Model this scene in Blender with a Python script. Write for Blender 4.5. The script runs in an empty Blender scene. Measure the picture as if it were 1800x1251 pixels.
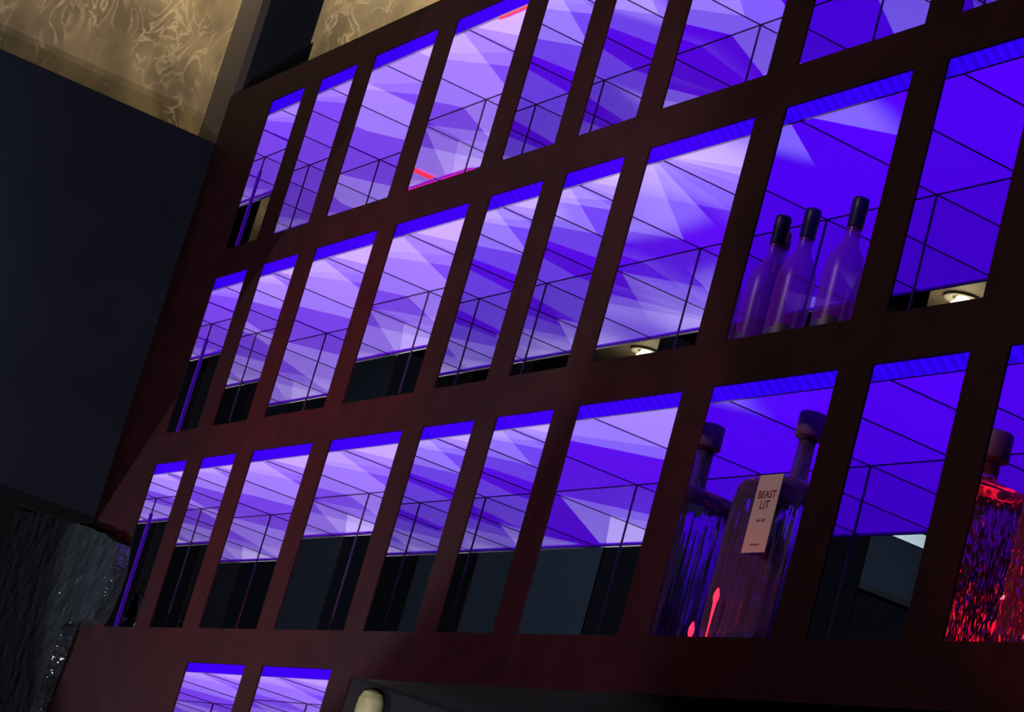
import bpy, bmesh, math, random
from mathutils import Matrix, Vector
random.seed(7)
sc = bpy.context.scene
C = sc.collection

# ------------------------------------------------------------------ camera
cam_d = bpy.data.cameras.new('camera')
cam = bpy.data.objects.new('camera', cam_d); C.objects.link(cam)
F_PX = 4365.66
cam_d.sensor_fit = 'HORIZONTAL'; cam_d.sensor_width = 36.0
cam_d.lens = F_PX * 36.0 / 1800.0
cam_d.clip_start = 0.05; cam_d.clip_end = 100
CAM = Vector((6.65679, -2.32770, -1.26957))
RIGHT = Vector((0.48946415, 0.83031826, 0.26645157))
DOWN = Vector((-0.08840962, 0.35123184, -0.93210511))
FWD = Vector((-0.86753016, 0.43267515, 0.24532352))
m = Matrix((RIGHT, -DOWN, -FWD)).transposed().to_4x4(); m.translation = CAM
cam.matrix_world = m
sc.camera = cam

# ------------------------------------------------------------------ world, exposure
w = bpy.data.worlds.new('night_room'); sc.world = w; w.use_nodes = True
w.node_tree.nodes['Background'].inputs[0].default_value = (0.45, 0.5, 0.9, 1)
w.node_tree.nodes['Background'].inputs[1].default_value = 0.010
sc.view_settings.view_transform = 'Standard'; sc.view_settings.look = 'None'
sc.view_settings.exposure = 0.0; sc.view_settings.gamma = 1.0
sc.view_settings.use_curve_mapping = False
sc.cycles.max_bounces = 16; sc.cycles.glossy_bounces = 16; sc.cycles.diffuse_bounces = 3
sc.cycles.transmission_bounces = 10; sc.cycles.transparent_max_bounces = 8
sc.cycles.caustics_reflective = False; sc.cycles.caustics_refractive = False
sc.cycles.sample_clamp_indirect = 4.0

def spot(name, loc, tgt, power, color, angle, blend=0.3, radius=0.02):
    d = bpy.data.lights.new(name, 'SPOT'); d.energy = power; d.color = color
    d.spot_size = math.radians(angle); d.spot_blend = blend; d.shadow_soft_size = radius
    d.cycles.use_multiple_importance_sampling = False
    o = bpy.data.objects.new(name, d); C.objects.link(o); o.location = loc
    o.rotation_euler = (Vector(tgt) - Vector(loc)).to_track_quat('-Z', 'Y').to_euler()
    return o
# added uplights, unseen: small, hard lamps low in the room that shine up into the mirrored compartments
LILAC = (1.0, 0.86, 0.93)
spot('added_uplight', (7.4, -4.6, -2.5), (0.65, 0, 0.15), 1350, LILAC, 23, 0.2, 0.008)
spot('added_uplight', (-2.6, -4.6, -2.6), (0.85, 0, 0.15), 1050, LILAC, 22, 0.2, 0.008)
spot('added_uplight', (7.6, -2.9, -2.3), (0.7, 0, 0.30), 600, LILAC, 18, 0.2, 0.008)
spot('added_uplight', (0.6, -5.4, -2.7), (1.0, 0, 0.2), 360, LILAC, 26, 0.2, 0.008)
spot('added_uplight', (0.4, -3.0, -2.6), (2.75, 0, 1.02), 330, LILAC, 14, 0.2, 0.008)
# unseen fill lamps added: a blue wash over the slate wall, a dim warm one over the cabinet front; then red stage light
spot('blue_fill', (6.0, -4.5, 1.9), (-0.37, -2.1, 0.25), 5000, (0.62, 0.78, 1.0), 25, 1.0, 0.3)
spot('warm_fill', (3.6, -4.5, 2.0), (2.9, 0, -0.3), 420, (1.0, 0.62, 0.68), 75, 0.8, 0.3)
spot('red_stage_spot', (1.3, -3.2, 1.9), (0.95, 0, -0.10), 800, (1.0, 0.03, 0.05), 24, 1.0, 0.08)
spot('red_stage_spot', (5.2, -1.5, -1.5), (3.80, 0.05, -0.46), 130, (1.0, 0.03, 0.10), 9, 0.6, 0.03)
spot('red_stage_spot', (3.9, -2.2, -1.7), (3.0, 0.05, -0.50), 60, (1.0, 0.03, 0.06), 7, 0.6, 0.03)

# ------------------------------------------------------------------ materials
def mat(name):
    m_ = bpy.data.materials.new(name); m_.use_nodes = True
    nt = m_.node_tree; return m_, nt, nt.nodes['Principled BSDF']
def simple(name, col, rough=0.5, metal=0.0, spec=0.5, emit=None, es=0.0):
    m_, nt, b = mat(name)
    b.inputs['Base Color'].default_value = (*col, 1); b.inputs['Roughness'].default_value = rough
    b.inputs['Metallic'].default_value = metal; b.inputs['Specular IOR Level'].default_value = spec
    if emit:
        b.inputs['Emission Color'].default_value = (*emit, 1); b.inputs['Emission Strength'].default_value = es
    return m_
def noisy(name, c1, c2, scale, rough=0.5, stretch=(1, 1, 1), bump=0.0, spec=0.5, detail=4):
    m_, nt, b = mat(name); N = nt.nodes; L = nt.links
    tc = N.new('ShaderNodeTexCoord'); mp = N.new('ShaderNodeMapping'); mp.inputs['Scale'].default_value = stretch
    n = N.new('ShaderNodeTexNoise'); n.inputs['Scale'].default_value = scale; n.inputs['Detail'].default_value = detail
    r = N.new('ShaderNodeValToRGB'); r.color_ramp.elements[0].position = 0.3; r.color_ramp.elements[1].position = 0.7
    r.color_ramp.elements[0].color = (*c1, 1); r.color_ramp.elements[1].color = (*c2, 1)
    L.new(tc.outputs['Object'], mp.inputs[0]); L.new(mp.outputs[0], n.inputs[0]); L.new(n.outputs[0], r.inputs[0])
    L.new(r.outputs[0], b.inputs['Base Color']); b.inputs['Roughness'].default_value = rough
    b.inputs['Specular IOR Level'].default_value = spec
    if bump:
        bp = N.new('ShaderNodeBump'); bp.inputs['Strength'].default_value = bump; bp.inputs['Distance'].default_value = 0.004
        L.new(n.outputs[0], bp.inputs['Height']); L.new(bp.outputs[0], b.inputs['Normal'])
    return m_

M = {}
M['wood'] = noisy('dark_mahogany', (0.0100, 0.0019, 0.0034), (0.0155, 0.0030, 0.0050), 14, 0.5, (1, 8, 1), 0.0, 0.12)
M['mirror'] = simple('mirror_glass', (0.865, 0.872, 0.865), 0.0, 1.0)
M['trim'] = simple('dark_joint', (0.05, 0.025, 0.09), 0.25, 0.0)
M['board'] = simple('black_board', (0.012, 0.01, 0.016), 0.5)
M['alu'] = simple('aluminium_channel', (0.35, 0.36, 0.40), 0.5, 0.0)
M['slate'] = noisy('slate_paint', (0.0068, 0.0090, 0.0155), (0.0090, 0.0115, 0.0190), 3, 0.7, spec=0.05)
M['slate_dark'] = simple('trim_shadow_black', (0.002, 0.002, 0.003), 0.7, spec=0.1)
M['brown'] = simple('brown_trim', (0.05, 0.040, 0.038), 0.6)
M['dark'] = simple('dark_paint', (0.005, 0.005, 0.010), 0.6)
M['red_glow'] = simple('red_glow_strip', (0.3, 0.01, 0.02), 0.5, emit=(1.0, 0.02, 0.06), es=2.2)
M['violet_glow'] = simple('violet_glow_strip', (0.1, 0.0, 0.3), 0.5, emit=(0.10, 0.0, 0.85), es=0.45)

def panel_mat(strength, red):
    m_, nt, b = mat('violet_light_panel'); N = nt.nodes; L = nt.links
    b.inputs['Base Color'].default_value = (0.78, 0.78, 0.80, 1); b.inputs['Roughness'].default_value = 0.6
    b.inputs['Specular IOR Level'].default_value = 0.1
    m_.cycles.emission_sampling = 'NONE'
    b.inputs['Emission Color'].default_value = (red, 0.0, 1.0, 1); b.inputs['Emission Strength'].default_value = strength
    return m_
PANEL = {}
def led_mat():
    m_, nt, b = mat('blue_led_strip'); N = nt.nodes; L = nt.links
    b.inputs['Base Color'].default_value = (0.02, 0.0, 0.1, 1); b.inputs['Specular IOR Level'].default_value = 0.0
    tc = N.new('ShaderNodeTexCoord'); wv = N.new('ShaderNodeTexWave'); wv.inputs['Scale'].default_value = 11
    wv.inputs['Distortion'].default_value = 0.6
    n = N.new('ShaderNodeTexNoise'); n.inputs['Scale'].default_value = 9
    mx = N.new('ShaderNodeMath'); mx.operation = 'MULTIPLY'
    r = N.new('ShaderNodeMapRange'); r.inputs[1].default_value = 0.1; r.inputs[2].default_value = 0.5
    r.inputs[3].default_value = 0.72; r.inputs[4].default_value = 1.1
    L.new(tc.outputs['Object'], wv.inputs[0]); L.new(tc.outputs['Object'], n.inputs[0])
    L.new(wv.outputs['Fac'], mx.inputs[0]); L.new(n.outputs[0], mx.inputs[1]); L.new(mx.outputs[0], r.inputs[0])
    b.inputs['Emission Color'].default_value = (0.03, 0.0, 1.0, 1); L.new(r.outputs[0], b.inputs['Emission Strength'])
    return m_
M['led'] = led_mat()
for _m in (M['led'], M['red_glow'], M['violet_glow']): _m.cycles.emission_sampling = 'NONE'

def wallpaper():
    m_, nt, b = mat('gold_swirl_wallpaper'); N = nt.nodes; L = nt.links
    tc = N.new('ShaderNodeTexCoord'); mp = N.new('ShaderNodeMapping'); mp.inputs['Scale'].default_value = (1, 1, 0.62)
    L.new(tc.outputs['Object'], mp.inputs[0])
    # brown cloudy ground
    n1 = N.new('ShaderNodeTexNoise'); n1.inputs['Scale'].default_value = 7; n1.inputs['Detail'].default_value = 8
    L.new(mp.outputs[0], n1.inputs[0])
    r1 = N.new('ShaderNodeValToRGB')
    r1.color_ramp.elements[0].position = 0.40; r1.color_ramp.elements[0].color = (0.075, 0.054, 0.026, 1)
    r1.color_ramp.elements[1].position = 0.60; r1.color_ramp.elements[1].color = (0.165, 0.125, 0.064, 1)
    L.new(n1.outputs[0], r1.inputs[0])
    # curling pale lines: thin contours of a warped noise
    n2 = N.new('ShaderNodeTexNoise'); n2.inputs['Scale'].default_value = 9.0; n2.inputs['Detail'].default_value = 2.0
    n2.inputs['Distortion'].default_value = 2.6; L.new(mp.outputs[0], n2.inputs[0])
    s = N.new('ShaderNodeMath'); s.operation = 'SUBTRACT'; s.inputs[1].default_value = 0.5; L.new(n2.outputs[0], s.inputs[0])
    a = N.new('ShaderNodeMath'); a.operation = 'ABSOLUTE'; L.new(s.outputs[0], a.inputs[0])
    k = N.new('ShaderNodeMapRange'); k.inputs[1].default_value = 0.008; k.inputs[2].default_value = 0.06
    k.inputs[3].default_value = 1.0; k.inputs[4].default_value = 0.0; L.new(a.outputs[0], k.inputs[0])
    n3 = N.new('ShaderNodeTexNoise'); n3.inputs['Scale'].default_value = 6; n3.inputs['Detail'].default_value = 2
    L.new(mp.outputs[0], n3.inputs[0])
    k3 = N.new('ShaderNodeMapRange'); k3.inputs[1].default_value = 0.44; k3.inputs[2].default_value = 0.60; L.new(n3.outputs[0], k3.inputs[0])
    mu = N.new('ShaderNodeMath'); mu.operation = 'MULTIPLY'; L.new(k.outputs[0], mu.inputs[0]); L.new(k3.outputs[0], mu.inputs[1])
    mx = N.new('ShaderNodeMix'); mx.data_type = 'RGBA'; L.new(mu.outputs[0], mx.inputs[0]); L.new(r1.outputs[0], mx.inputs[6])
    mx.inputs[7].default_value = (0.27, 0.215, 0.125, 1)
    L.new(mx.outputs[2], b.inputs['Base Color']); b.inputs['Roughness'].default_value = 0.55
    bp = N.new('ShaderNodeBump'); bp.inputs['Strength'].default_value = 0.15; bp.inputs['Distance'].default_value = 0.004
    L.new(mu.outputs[0], bp.inputs['Height']); L.new(bp.outputs[0], b.inputs['Normal'])
    return m_
M['wallpaper'] = wallpaper()

# ------------------------------------------------------------------ mesh helpers
def bbox(bm, x0, x1, y0, y1, z0, z1):
    vs = [bm.verts.new(p) for p in ((x0,y0,z0),(x1,y0,z0),(x1,y1,z0),(x0,y1,z0),(x0,y0,z1),(x1,y0,z1),(x1,y1,z1),(x0,y1,z1))]
    for f in ((0,3,2,1),(4,5,6,7),(0,1,5,4),(1,2,6,5),(2,3,7,6),(3,0,4,7)): bm.faces.new([vs[i] for i in f])
def mk(name, bm, material, parent=None, smooth=False):
    me = bpy.data.meshes.new(name); bm.normal_update(); bm.to_mesh(me); bm.free()
    o = bpy.data.objects.new(name, me); C.objects.link(o); me.materials.append(material)
    if smooth:
        for p in me.polygons: p.use_smooth = True
    if parent: o.parent = parent
    return o
def box(name, x0, x1, y0, y1, z0, z1, material, parent=None):
    bm = bmesh.new(); bbox(bm, x0, x1, y0, y1, z0, z1); return mk(name, bm, material, parent)
def tag(o, label, cat, group=None):
    o['label'] = label; o['category'] = cat
    if group: o['group'] = group
    return o
def struct(o, label=None):
    o['kind'] = 'structure'
    if label: o['label'] = label
    return o
def lathe(bm, prof, seg=32, cx=0, cy=0, cap=True):
    rings = []
    for r, z in prof:
        rings.append([bm.verts.new((cx + r*math.cos(2*math.pi*i/seg), cy + r*math.sin(2*math.pi*i/seg), z)) for i in range(seg)])
    for a, b_ in zip(rings, rings[1:]):
        for i in range(seg): bm.faces.new((a[i], a[(i+1)%seg], b_[(i+1)%seg], b_[i]))
    if cap:
        bm.faces.new(rings[0][::-1]); bm.faces.new(rings[-1])

# ------------------------------------------------------------------ room
XS = -0.374
wl = struct(box('wall_left', XS-0.05, XS, -2.62, 0.02, -0.24, 0.975, M['slate']), 'dark slate blue low wall standing out from the cabinet at left')
wl2 = struct(box('wall_left', XS-0.05, XS, -4.5, -2.62, 0.70, 0.93, M['slate']), 'far end of the slate blue low wall seen in the mirrors')
box('cap', XS-0.05, XS+0.01, -4.5, -2.62, 0.93, 0.985, simple('pale_cap', (0.8, 0.78, 0.72), 0.5), wl2)
box('ledge', XS-0.05, XS+0.02, -4.5, -2.62, 0.675, 0.70, M['slate_dark'], wl2)
box('edge', XS-0.052, XS+0.002, -2.62, 0.0, -0.275, -0.24, M['slate_dark'], wl)
struct(box('wall_lower', -1.06, -1.0, -1.15, 2.4, -2.8, 0.62, M['slate_dark']), 'black lower wall under the gold wallpaper')
wb = struct(box('wall_back', -1.06, -1.0, -1.15, 2.4, 0.62, 2.45, M['wallpaper']), 'gold wallpaper with pale curling lines behind the cabinet')
struct(box('ceiling', -6, 8, -6.5, -1.2, 2.2, 2.3, simple('ceiling_paint', (0.10, 0.085, 0.07), 0.7)))
struct(box('floor', -6, 9, -7, 2.4, -2.9, -2.8, M['dark']))
# slate pilaster above the cabinet
bm = bmesh.new(); bbox(bm, -0.75, -0.55, 0.082, 0.255, -2.8, 2.45)
post = struct(mk('trim_1', bm, M['slate']), 'slate blue pillar rising behind the top of the cabinet')
box('side_strip', -0.75, -0.545, 0.056, 0.082, -2.8, 2.45, M['brown'], post)
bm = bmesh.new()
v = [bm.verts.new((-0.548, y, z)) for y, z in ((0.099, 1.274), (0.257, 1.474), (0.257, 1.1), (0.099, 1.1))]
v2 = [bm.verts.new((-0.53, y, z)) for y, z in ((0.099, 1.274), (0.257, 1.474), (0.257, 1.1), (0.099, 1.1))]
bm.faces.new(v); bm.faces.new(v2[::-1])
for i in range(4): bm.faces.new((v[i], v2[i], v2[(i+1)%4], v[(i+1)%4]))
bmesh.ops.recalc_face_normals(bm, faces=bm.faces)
mk('shadow_wedge', bm, M['slate_dark'], post)  # black wedge put in for the diagonal shadow at the pillar's foot

# recessed downlights in the ceiling, seen in the mirrors
def downlight(x, y, z, label, power):
    t = bpy.data.objects.new('ceiling_downlight', None); C.objects.link(t); t.location = (x, y, z)
    bm = bmesh.new(); lathe(bm, [(0.075, -0.012), (0.085, -0.012), (0.085, 0.0), (0.06, 0.0), (0.05, -0.004), (0.075, -0.012)], 24, cap=False)
    mk('ring', bm, M['alu'], t)
    bm = bmesh.new(); lathe(bm, [(0.012, -0.112), (0.034, -0.104), (0.05, -0.085), (0.056, -0.058), (0.05, -0.03), (0.034, -0.012), (0.03, 0.0)], 24)
    mk('bulb', bm, simple('warm_bulb', (1, 0.9, 0.7), 0.5, emit=(1.0, 0.80, 0.42), es=8.0), t)
    pl = bpy.data.lights.new('downlight_glow', 'POINT'); pl.energy = power; pl.color = (1.0, 0.8, 0.5); pl.shadow_soft_size = 0.05; pl.cycles.use_multiple_importance_sampling = False
    po = bpy.data.objects.new('downlight_glow', pl); C.objects.link(po); po.location = (x, y, z-0.13)
    tag(t, label, 'ceiling light', 'ceiling downlights')
    return t
downlight(-2.96, -3.2, 2.2, 'warm bright ceiling lamp mirrored at the foot of a wide compartment', 5)
downlight(-0.87, -3.2, 2.2, 'warm ceiling lamp mirrored at the right edge beneath a pale band', 8)
# the wall washer that lights the wallpaper from above
spot('wall_washer', (-0.68, -0.16, 2.3), (-1.0, -0.14, 1.3), 70, (1.0, 0.82, 0.55), 120, 1.0, 0.05)
spot('wall_washer', (-0.5, 0.75, 2.5), (-1.0, 0.75, 1.5), 62, (1.0, 0.82, 0.55), 120, 1.0, 0.05)

# ------------------------------------------------------------------ the cabinet
LX = {1:(0,0.240),2:(0.347,0.587),3:(0.696,1.068),4:(1.171,1.559),5:(1.658,1.908),6:(2.005,2.252),
      7:(2.349,2.733),8:(2.834,3.221),9:(3.318,3.571),10:(3.667,3.917)}
RZ = {1:(0.5686,1.0476),2:(0.0,0.48),3:(-0.5741,-0.0920),4:(-1.145,-0.6640)}
DEP = {1:0.20,2:0.31,4:0.31}
FT = 0.004     # thickness of the face boards
XE = 4.45
cab = bpy.data.objects.new('bar_display_cabinet', None); C.objects.link(cab); cab.location = (0, 0, -2.8)
tag(cab, 'dark mahogany bar cabinet with a grid of mirrored compartments lit violet', 'cabinet')
def cpart(o, parent=cab):
    o.parent = parent; o.matrix_parent_inverse = Matrix.Translation((0, 0, 2.8)) if parent is cab else Matrix()
    return o
def rail(z0, z1, x0=XS, x1=XE): cpart(box('rail', x0, x1, -FT, 0, z0, z1, M['wood']))
def stile(x0, x1, z0, z1): cpart(box('stile', x0, x1, -FT, 0, z0, z1, M['wood']))
rail(RZ[1][1], 1.137); rail(RZ[2][1], RZ[1][0]); rail(RZ[3][1], RZ[2][0]); rail(RZ[4][1], RZ[3][0])
for r in (1, 2, 3):
    z0, z1 = RZ[r]
    stile(XS, 0, z0, z1)
    for c in range(1, 10): stile(LX[c][1], LX[c+1][0], z0, z1)
    stile(LX[10][1], XE, z0, z1)
z0, z1 = RZ[4]
stile(XS, LX[3][0], z0, z1); stile(LX[3][1], LX[4][0], z0, z1); stile(LX[4][1], 1.668, z0, z1)
cpart(box('lower_rail', 1.668, XE, -FT, 0, -0.682, RZ[4][1], M['wood']))
cpart(box('top_board', XS, XE, 0, 0.45, 1.12, 1.137, M['wood']))
cpart(box('side_board', XS, XS+0.02, 0, 0.45, -1.6, 1.12, M['wood']))
cpart(box('plinth', XS, XE, -FT, 0.0, -1.7, RZ[4][0], M['wood']))

BR = {}
def panel_strength(r, c):
    return {1: 1.0, 2: 1.0, 3: 0.95, 4: 1.0}[r]
def compartment(r, c):
    x0, x1 = LX[c]; zb, zt = RZ[r]; D = DEP.get(c, 0.40); zc = zt - 0.012
    sh = cpart(box('compartment', x0-0.004, x1+0.004, 0.0005, D+0.006, zb-0.008, zb, M['board']))
    def sub(o):
        o.parent = sh
        return o
    sub(box('mirror_pane', x0-0.003, x0, 0.0005, D, zb, zt, M['mirror']))
    sub(box('mirror_pane', x1, x1+0.003, 0.0005, D, zb, zt, M['mirror']))
    sub(box('mirror_pane', x0-0.003, x1+0.003, D, D+0.003, zb, zt, M['mirror']))
    k = (panel_strength(r, c), 0.165 if c <= 4 else 0.12 if c <= 7 else 0.085)
    if k not in PANEL: PANEL[k] = panel_mat(*k)
    sub(box('light_panel', x0+0.0015, x1-0.0015, 0.031, D-0.0015, zc, zc+0.004, PANEL[k]))
    bm = bmesh.new()
    A = [bm.verts.new((x0, y, z)) for y, z in ((0.001, zt-0.0005), (0.026, zt-0.0005), (0.026, zc-0.006))]
    B = [bm.verts.new((x1, y, z)) for y, z in ((0.001, zt-0.0005), (0.026, zt-0.0005), (0.026, zc-0.006))]
    bm.faces.new(A); bm.faces.new(B[::-1])
    for i in range(3): bm.faces.new((A[i], B[i], B[(i+1)%3], A[(i+1)%3]))
    bmesh.ops.recalc_face_normals(bm, faces=bm.faces)
    sub(mk('led_strip', bm, M['led']))
    sub(box('led_channel', x0, x1, 0.026, 0.031, zc-0.006, zt-0.0005, M['alu']))
    bm = bmesh.new(); q = 0.0019
    bbox(bm, x0, x0+q, 0.031, D, zc-q, zc); bbox(bm, x1-q, x1, 0.031, D, zc-q, zc)
    bbox(bm, x0+q, x1-q, D-q, D, zc-q, zc)
    bbox(bm, x0, x0+q, D-q, D, zb, zc-q); bbox(bm, x1-q, x1, D-q, D, zb, zc-q)
    sub(mk('corner_joint', bm, M['trim']))
    if c == 1: sub(box('violet_corner_line', x0+q, x0+q+0.0025, D-q-0.0025, D-q, zb+0.012, zc-0.05, M['violet_glow']))  # thin glowing violet line up the back corner
    for dx, dy, dz in DOTS.get((r, c), ()):
        bm = bmesh.new(); lathe(bm, [(0.0012, zb+0.0005), (0.0016, zb+dz*0.5), (0.0030, zb+dz-0.004), (0.0052, zb+dz+0.004), (0.0052, zb+dz+0.012), (0.0030, zb+dz+0.019), (0.0012, zb+dz+0.024)], 12, dx, dy)
        sub(mk('red_glint', bm, M['red_glow'], None, True))  # glowing drops put in for glints of red light at the decanter
    if (r, c) == (3, 10):  # glowing puck and strips added to make the crystal bottle glitter red
        bm = bmesh.new(); lathe(bm, [(0.066, zb+0.0003), (0.066, zb+0.0040)], 32, 3.79, 0.11); sub(mk('red_glow_puck', bm, M['red_glow']))
        bm = bmesh.new(); bbox(bm, 3.72, 3.724, 0.26, 0.264, zb+0.001, zb+0.20); sub(mk('red_glow_strip', bm, M['red_glow']))
        bm = bmesh.new(); bbox(bm, 3.86, 3.864, 0.26, 0.264, zb+0.001, zb+0.16); sub(mk('red_glow_strip', bm, M['red_glow']))
    if (r, c) == (1, 4):
        bm = bmesh.new()
        bbox(bm, 1.336, 1.545, 0.0315, 0.036, zc-0.010, zc-0.001); bbox(bm, 1.548, 1.553, 0.060, 0.125, zc-0.007, zc-0.001)
        sub(mk('red_glow_strip', bm, M['red_glow']))
DOTS = {(3, 8): ((2.995, 0.016, 0.072), (2.94, 0.018, 0.010), (3.10, 0.24, 0.05)),
        }
for r in (1, 2, 3):
    for c in range(1, 11): compartment(r, c)
compartment(4, 3); compartment(4, 4)
# the open niche under the grid
cpart(box('niche_back', 1.668, XE, 0.42, 0.43, -1.6, -0.66, M['dark']))
cpart(box('niche_top', 1.668, XE, 0.0, 0.42, -0.682, -0.672, M['dark']))
cpart(box('niche_side', 1.658, 1.668, 0.0, 0.42, -1.6, -0.66, M['dark']))
cpart(box('niche_shelf', 1.668, XE, 0.0, 0.42, -1.16, -1.145, M['wood']))

# ------------------------------------------------------------------ bottles
def glassy(name, col, rough, trans, alpha_mix=0.0):
    m_, nt, b = mat(name)
    b.inputs['Base Color'].default_value = (*col, 1); b.inputs['Roughness'].default_value = rough
    b.inputs['Transmission Weight'].default_value = trans; b.inputs['IOR'].default_value = 1.35
    return m_
def frosted():
    m_ = bpy.data.materials.new('frosted_glass'); m_.use_nodes = True; nt = m_.node_tree; N = nt.nodes; L = nt.links
    N.remove(N['Principled BSDF']); out = N['Material Output']
    d = N.new('ShaderNodeBsdfDiffuse'); d.inputs[0].default_value = (0.34, 0.03, 1.0, 1)  # violet of the LED light put into the frosted glass colour
    t = N.new('ShaderNodeBsdfTranslucent'); t.inputs[0].default_value = (0.6, 0.15, 1.0, 1)
    g = N.new('ShaderNodeBsdfTransparent'); g.inputs[0].default_value = (0.85, 0.6, 1.0, 1)
    a = N.new('ShaderNodeMixShader'); a.inputs[0].default_value = 0.5; L.new(d.outputs[0], a.inputs[1]); L.new(t.outputs[0], a.inputs[2])
    b = N.new('ShaderNodeMixShader'); b.inputs[0].default_value = 0.55; L.new(a.outputs[0], b.inputs[1]); L.new(g.outputs[0], b.inputs[2])
    gl = N.new('ShaderNodeBsdfGlossy'); gl.inputs['Roughness'].default_value = 0.3
    c = N.new('ShaderNodeMixShader'); c.inputs[0].default_value = 0.012; L.new(b.outputs[0], c.inputs[1]); L.new(gl.outputs[0], c.inputs[2])
    L.new(c.outputs[0], out.inputs[0]); return m_
M['frost'] = frosted()
M['capblue'] = simple('navy_cap', (0.008, 0.008, 0.11), 0.4, spec=0.2)
M['print'] = simple('navy_print', (0.03, 0.02, 0.22), 0.5)
M['printdark'] = simple('dark_print', (0.015, 0.008, 0.05), 0.5)
M['cork'] = simple('cork', (0.55, 0.30, 0.22), 0.7)

def spirit_bottle(x, y, z, h, label, capped=True, rot=0.0):
    t = bpy.data.objects.new('spirit_bottle', None); C.objects.link(t); t.location = (x, y, z); t.rotation_euler = (0, 0, rot)
    s = h/0.29
    prof = [(0.0, 0.004), (0.030, 0.0), (0.036, 0.004), (0.037, 0.02), (0.0375, 0.14), (0.036, 0.158), (0.031, 0.175), (0.022, 0.190),
            (0.0155, 0.203), (0.0140, 0.218), (0.0135, 0.245), (0.0135, 0.278), (0.0150, 0.280), (0.0150, 0.286)]
    bm = bmesh.new(); lathe(bm, [(r, zz*s) for r, zz in prof[1:]], 36); mk('glass_body', bm, M['frost'], t, True)
    if capped:
        bm = bmesh.new(); lathe(bm, [(0.0145, 0.232*s), (0.0152, 0.234*s), (0.0152, 0.262*s), (0.0158, 0.264*s), (0.0158, 0.286*s), (0.0145, 0.291*s), (0.006, 0.292*s)], 28)
        mk('cap', bm, M['capblue'], t, True)
    else:
        bm = bmesh.new(); lathe(bm, [(0.0125, 0.27*s), (0.0125, 0.300*s), (0.011, 0.304*s)], 24); mk('cork', bm, M['cork'], t, True)
    def band(name, z0, z1, a0, a1, material, rr=0.0381):
        bm = bmesh.new(); n = 16; A = []; B = []
        for i in range(n+1):
            a = a0 + (a1-a0)*i/n
            A.append(bm.verts.new((rr*math.cos(a), rr*math.sin(a), z0))); B.append(bm.verts.new((rr*math.cos(a), rr*math.sin(a), z1)))
        for i in range(n): bm.faces.new((A[i], A[i+1], B[i+1], B[i]))
        mk(name, bm, material, t, True)
    band('printed_band', 0.012, 0.042, -1.9, 0.6, M['print'])
    band('printed_mark', 0.034, 0.05, -1.1, -0.35, M['printdark'], 0.0385)
    tag(t, label, 'bottle', 'frosted bottles in one compartment')
    return t
spirit_bottle(2.882, 0.085, 0.0006, 0.292, 'frosted bottle with navy cap, left of the two capped ones')
spirit_bottle(3.030, 0.085, 0.0006, 0.292, 'frosted bottle with navy cap, nearest the right edge of its compartment')
spirit_bottle(3.005, 0.175, 0.0006, 0.30, 'frosted bottle with pinkish cork standing behind the two navy-capped ones', False)

# big fluted decanters
def fluted_glass(name, tint, red):
    m_, nt, b = mat(name); N = nt.nodes; L = nt.links
    b.inputs['Base Color'].default_value = (*tint, 1); b.inputs['Roughness'].default_value = 0.06
    b.inputs['Transmission Weight'].default_value = 0.95; b.inputs['IOR'].default_value = 1.22
    return m_
M['fluted'] = fluted_glass('fluted_violet_glass', (0.85, 0.50, 1.0), 0)
M['crystal'] = fluted_glass('red_crystal_glass', (0.9, 0.25, 0.45), 1)
M['paper'] = simple('paper_label', (0.50, 0.42, 0.38), 0.7)
M['ink'] = simple('red_ink', (0.16, 0.02, 0.03), 0.7)
M['stopper'] = simple('stopper_wood', (0.10, 0.025, 0.09), 0.6)

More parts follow.
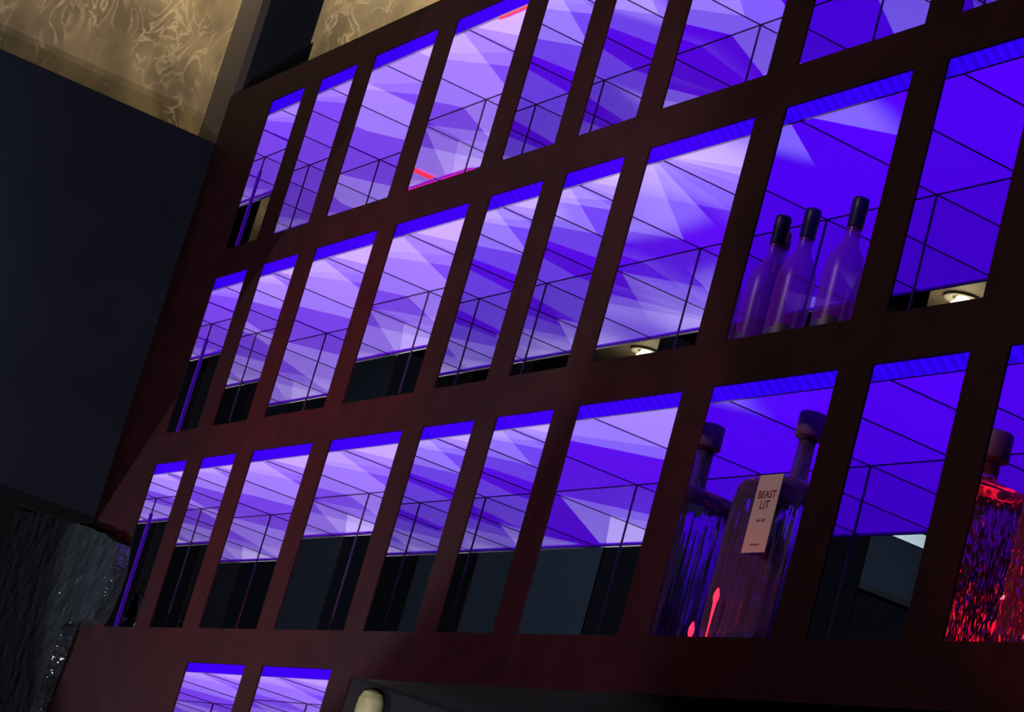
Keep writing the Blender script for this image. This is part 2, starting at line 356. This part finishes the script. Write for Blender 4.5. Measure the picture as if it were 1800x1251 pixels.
def text(name, body, loc, size, rot, material, parent, ext=0.0003):
    cu = bpy.data.curves.new(name, 'FONT'); cu.body = body; cu.size = size; cu.align_x = 'CENTER'; cu.extrude = ext; cu.offset = size*0.012
    o = bpy.data.objects.new(name, cu); C.objects.link(o); o.location = loc; o.rotation_euler = rot; o.data.materials.append(material)
    dg = bpy.context.evaluated_depsgraph_get(); dg.update()
    me = bpy.data.meshes.new_from_object(o.evaluated_get(dg)); bpy.data.objects.remove(o)
    o = bpy.data.objects.new(name, me); C.objects.link(o); o.location = loc; o.rotation_euler = rot
    if not me.materials: me.materials.append(material)
    o.parent = parent; return o
def decanter(x, y, z, wd, hb, ht, label, gm, with_label, seed, facets=False):
    rng = random.Random(seed)
    t = bpy.data.objects.new('decanter', None); C.objects.link(t); t.location = (x, y, z)
    # rounded-square cross section with uneven vertical flutes
    n = 144; h = wd/2
    fl = [rng.uniform(-1, 1) for _ in range(n)]
    def ring(bm, s, zz, amp):
        vs = []
        for i in range(n):
            a = 2*math.pi*i/n; c_, s_ = math.cos(a), math.sin(a)
            e = 5.0; rr = (abs(c_)**e + abs(s_)**e)**(-1/e)
            rr *= s
            am = amp*(0.75*math.sin(i*2*math.pi/6.0) + 0.6*fl[(i//3)*3] + 0.25*math.sin(zz*60 + fl[(i//6)*6]*9)) if not facets else amp*rng.uniform(-1, 1)
            vs.append(bm.verts.new(((rr*h+am)*c_, (rr*h+am)*s_, zz)))
        return vs
    bm = bmesh.new()
    levels = [(0.93, 0.0, 0), (1.0, 0.012, 0.0)]
    for k in range(1, 15): levels.append((1.0, 0.012+(hb-0.06)*k/14, 0.0036 if not facets else 0.004))
    levels += [(1.0, hb-0.03, 0.0), (0.98, hb-0.012, 0), (0.88, hb, 0), (0.55, hb+0.010, 0), (0.24, hb+0.014, 0), (0.16, hb+0.022, 0), (0.15, ht-0.05, 0)]
    rings = [ring(bm, *l) for l in levels]
    for A, B in zip(rings, rings[1:]):
        for i in range(n): bm.faces.new((A[i], A[(i+1)%n], B[(i+1)%n], B[i]))
    bm.faces.new(rings[0][::-1]); bm.faces.new(rings[-1])
    mk('glass_body', bm, gm, t, not facets)
    bm = bmesh.new(); lathe(bm, [(0.010, ht-0.07), (0.012, ht-0.05), (0.024, ht-0.048), (0.026, ht-0.044), (0.026, ht-0.004), (0.024, ht)], 28)
    mk('stopper', bm, M['stopper'], t, True)
    if with_label:
        yf = -h-0.004; lx = 0.052; 
        box('paper_label', lx-0.036, lx+0.036, yf-0.001, yf, 0.165, 0.310, M['paper'], t)
        text('lettering', 'BEAST', (lx, yf-0.0012, 0.266), 0.020, (math.pi/2, 0, 0), M['ink'], t)
        text('lettering', 'LIT', (lx, yf-0.0012, 0.246), 0.022, (math.pi/2, 0, 0), M['ink'], t)
        text('lettering', 'No 148', (lx, yf-0.0012, 0.222), 0.008, (math.pi/2, 0, 0), M['ink'], t)
        text('lettering', 'produce of', (lx, yf-0.0012, 0.178), 0.006, (math.pi/2, 0, 0), M['ink'], t)
    tag(t, label, 'bottle')
    return t
decanter(2.999, 0.12, -0.574, 0.17, 0.315, 0.46, 'large square decanter of fluted violet glass with tall paper label', M['fluted'], True, 3)
decanter(3.79, 0.11, -0.5696, 0.15, 0.28, 0.38, 'glittering red crystal bottle at the lower right edge', M['crystal'], False, 5, True)

# pale green form added in the niche for a lit patch on its side wall
bm = bmesh.new(); lathe(bm, [(0.026, -1.144), (0.030, -1.138), (0.030, -0.735), (0.0285, -0.718), (0.022, -0.702), (0.012, -0.696)], 28, 1.7005, 0.045)
o = mk('green_form', bm, noisy('pale_green_patch', (0.16, 0.19, 0.08), (0.30, 0.30, 0.16), 22, 0.5), None)
tag(o, 'pale green jar added for a lit patch in the dark niche', 'form')

# rough cut dark glass block at lower left
rng = random.Random(11)
def rough_block():
    bm = bmesh.new()
    out = [(-1.25,-0.20),(-0.9,-0.215),(-0.69,-0.237),(-0.45,-0.262),(-0.25,-0.29),(-0.07,-0.319),(0.02,-0.34),(0.034,-0.365),(0.06,-0.42),(0.06,-0.47),(0.045,-0.53),(0.02,-0.565),(-0.10,-0.575),(-0.204,-0.589),(-0.215,-0.66),(-0.225,-0.73),(-0.25,-0.85),(-0.32,-1.0),(-1.25,-1.0)]
    pts = []
    for (ax, az), (bx, bz) in zip(out, out[1:]+out[:1]):
        n = max(1, int(math.hypot(bx-ax, bz-az)/0.035))
        for i in range(n):
            f = i/n; pts.append((ax+(bx-ax)*f+rng.uniform(-.004,.004), az+(bz-az)*f+rng.uniform(-.004,.004)))
    f = bm.faces.new([bm.verts.new((px, -0.05, pz)) for px, pz in pts])
    r = bmesh.ops.extrude_face_region(bm, geom=[f])
    for g in r['geom']:
        if isinstance(g, bmesh.types.BMVert): g.co.y += 0.044
    bmesh.ops.recalc_face_normals(bm, faces=bm.faces)
    return bm
m_, nt, b = mat('rough_dark_glass'); N = nt.nodes; L = nt.links
b.inputs['Base Color'].default_value = (0.016, 0.022, 0.028, 1); b.inputs['Roughness'].default_value = 0.12
vor = N.new('ShaderNodeTexVoronoi'); vor.inputs['Scale'].default_value = 14
nz = N.new('ShaderNodeTexNoise'); nz.inputs['Scale'].default_value = 30
ad = N.new('ShaderNodeMath'); ad.operation = 'ADD'; L.new(vor.outputs[0], ad.inputs[0]); L.new(nz.outputs[0], ad.inputs[1])
tc = N.new('ShaderNodeTexCoord'); L.new(tc.outputs['Object'], vor.inputs[0]); L.new(tc.outputs['Object'], nz.inputs[0])
bp = N.new('ShaderNodeBump'); bp.inputs['Strength'].default_value = 0.8; bp.inputs['Distance'].default_value = 0.02
L.new(ad.outputs[0], bp.inputs['Height']); L.new(bp.outputs[0], b.inputs['Normal'])
blk = mk('rough_glass_block', rough_block(), m_)
tag(blk, 'rough cut block of dark glossy glass at the lower left corner', 'glass block')
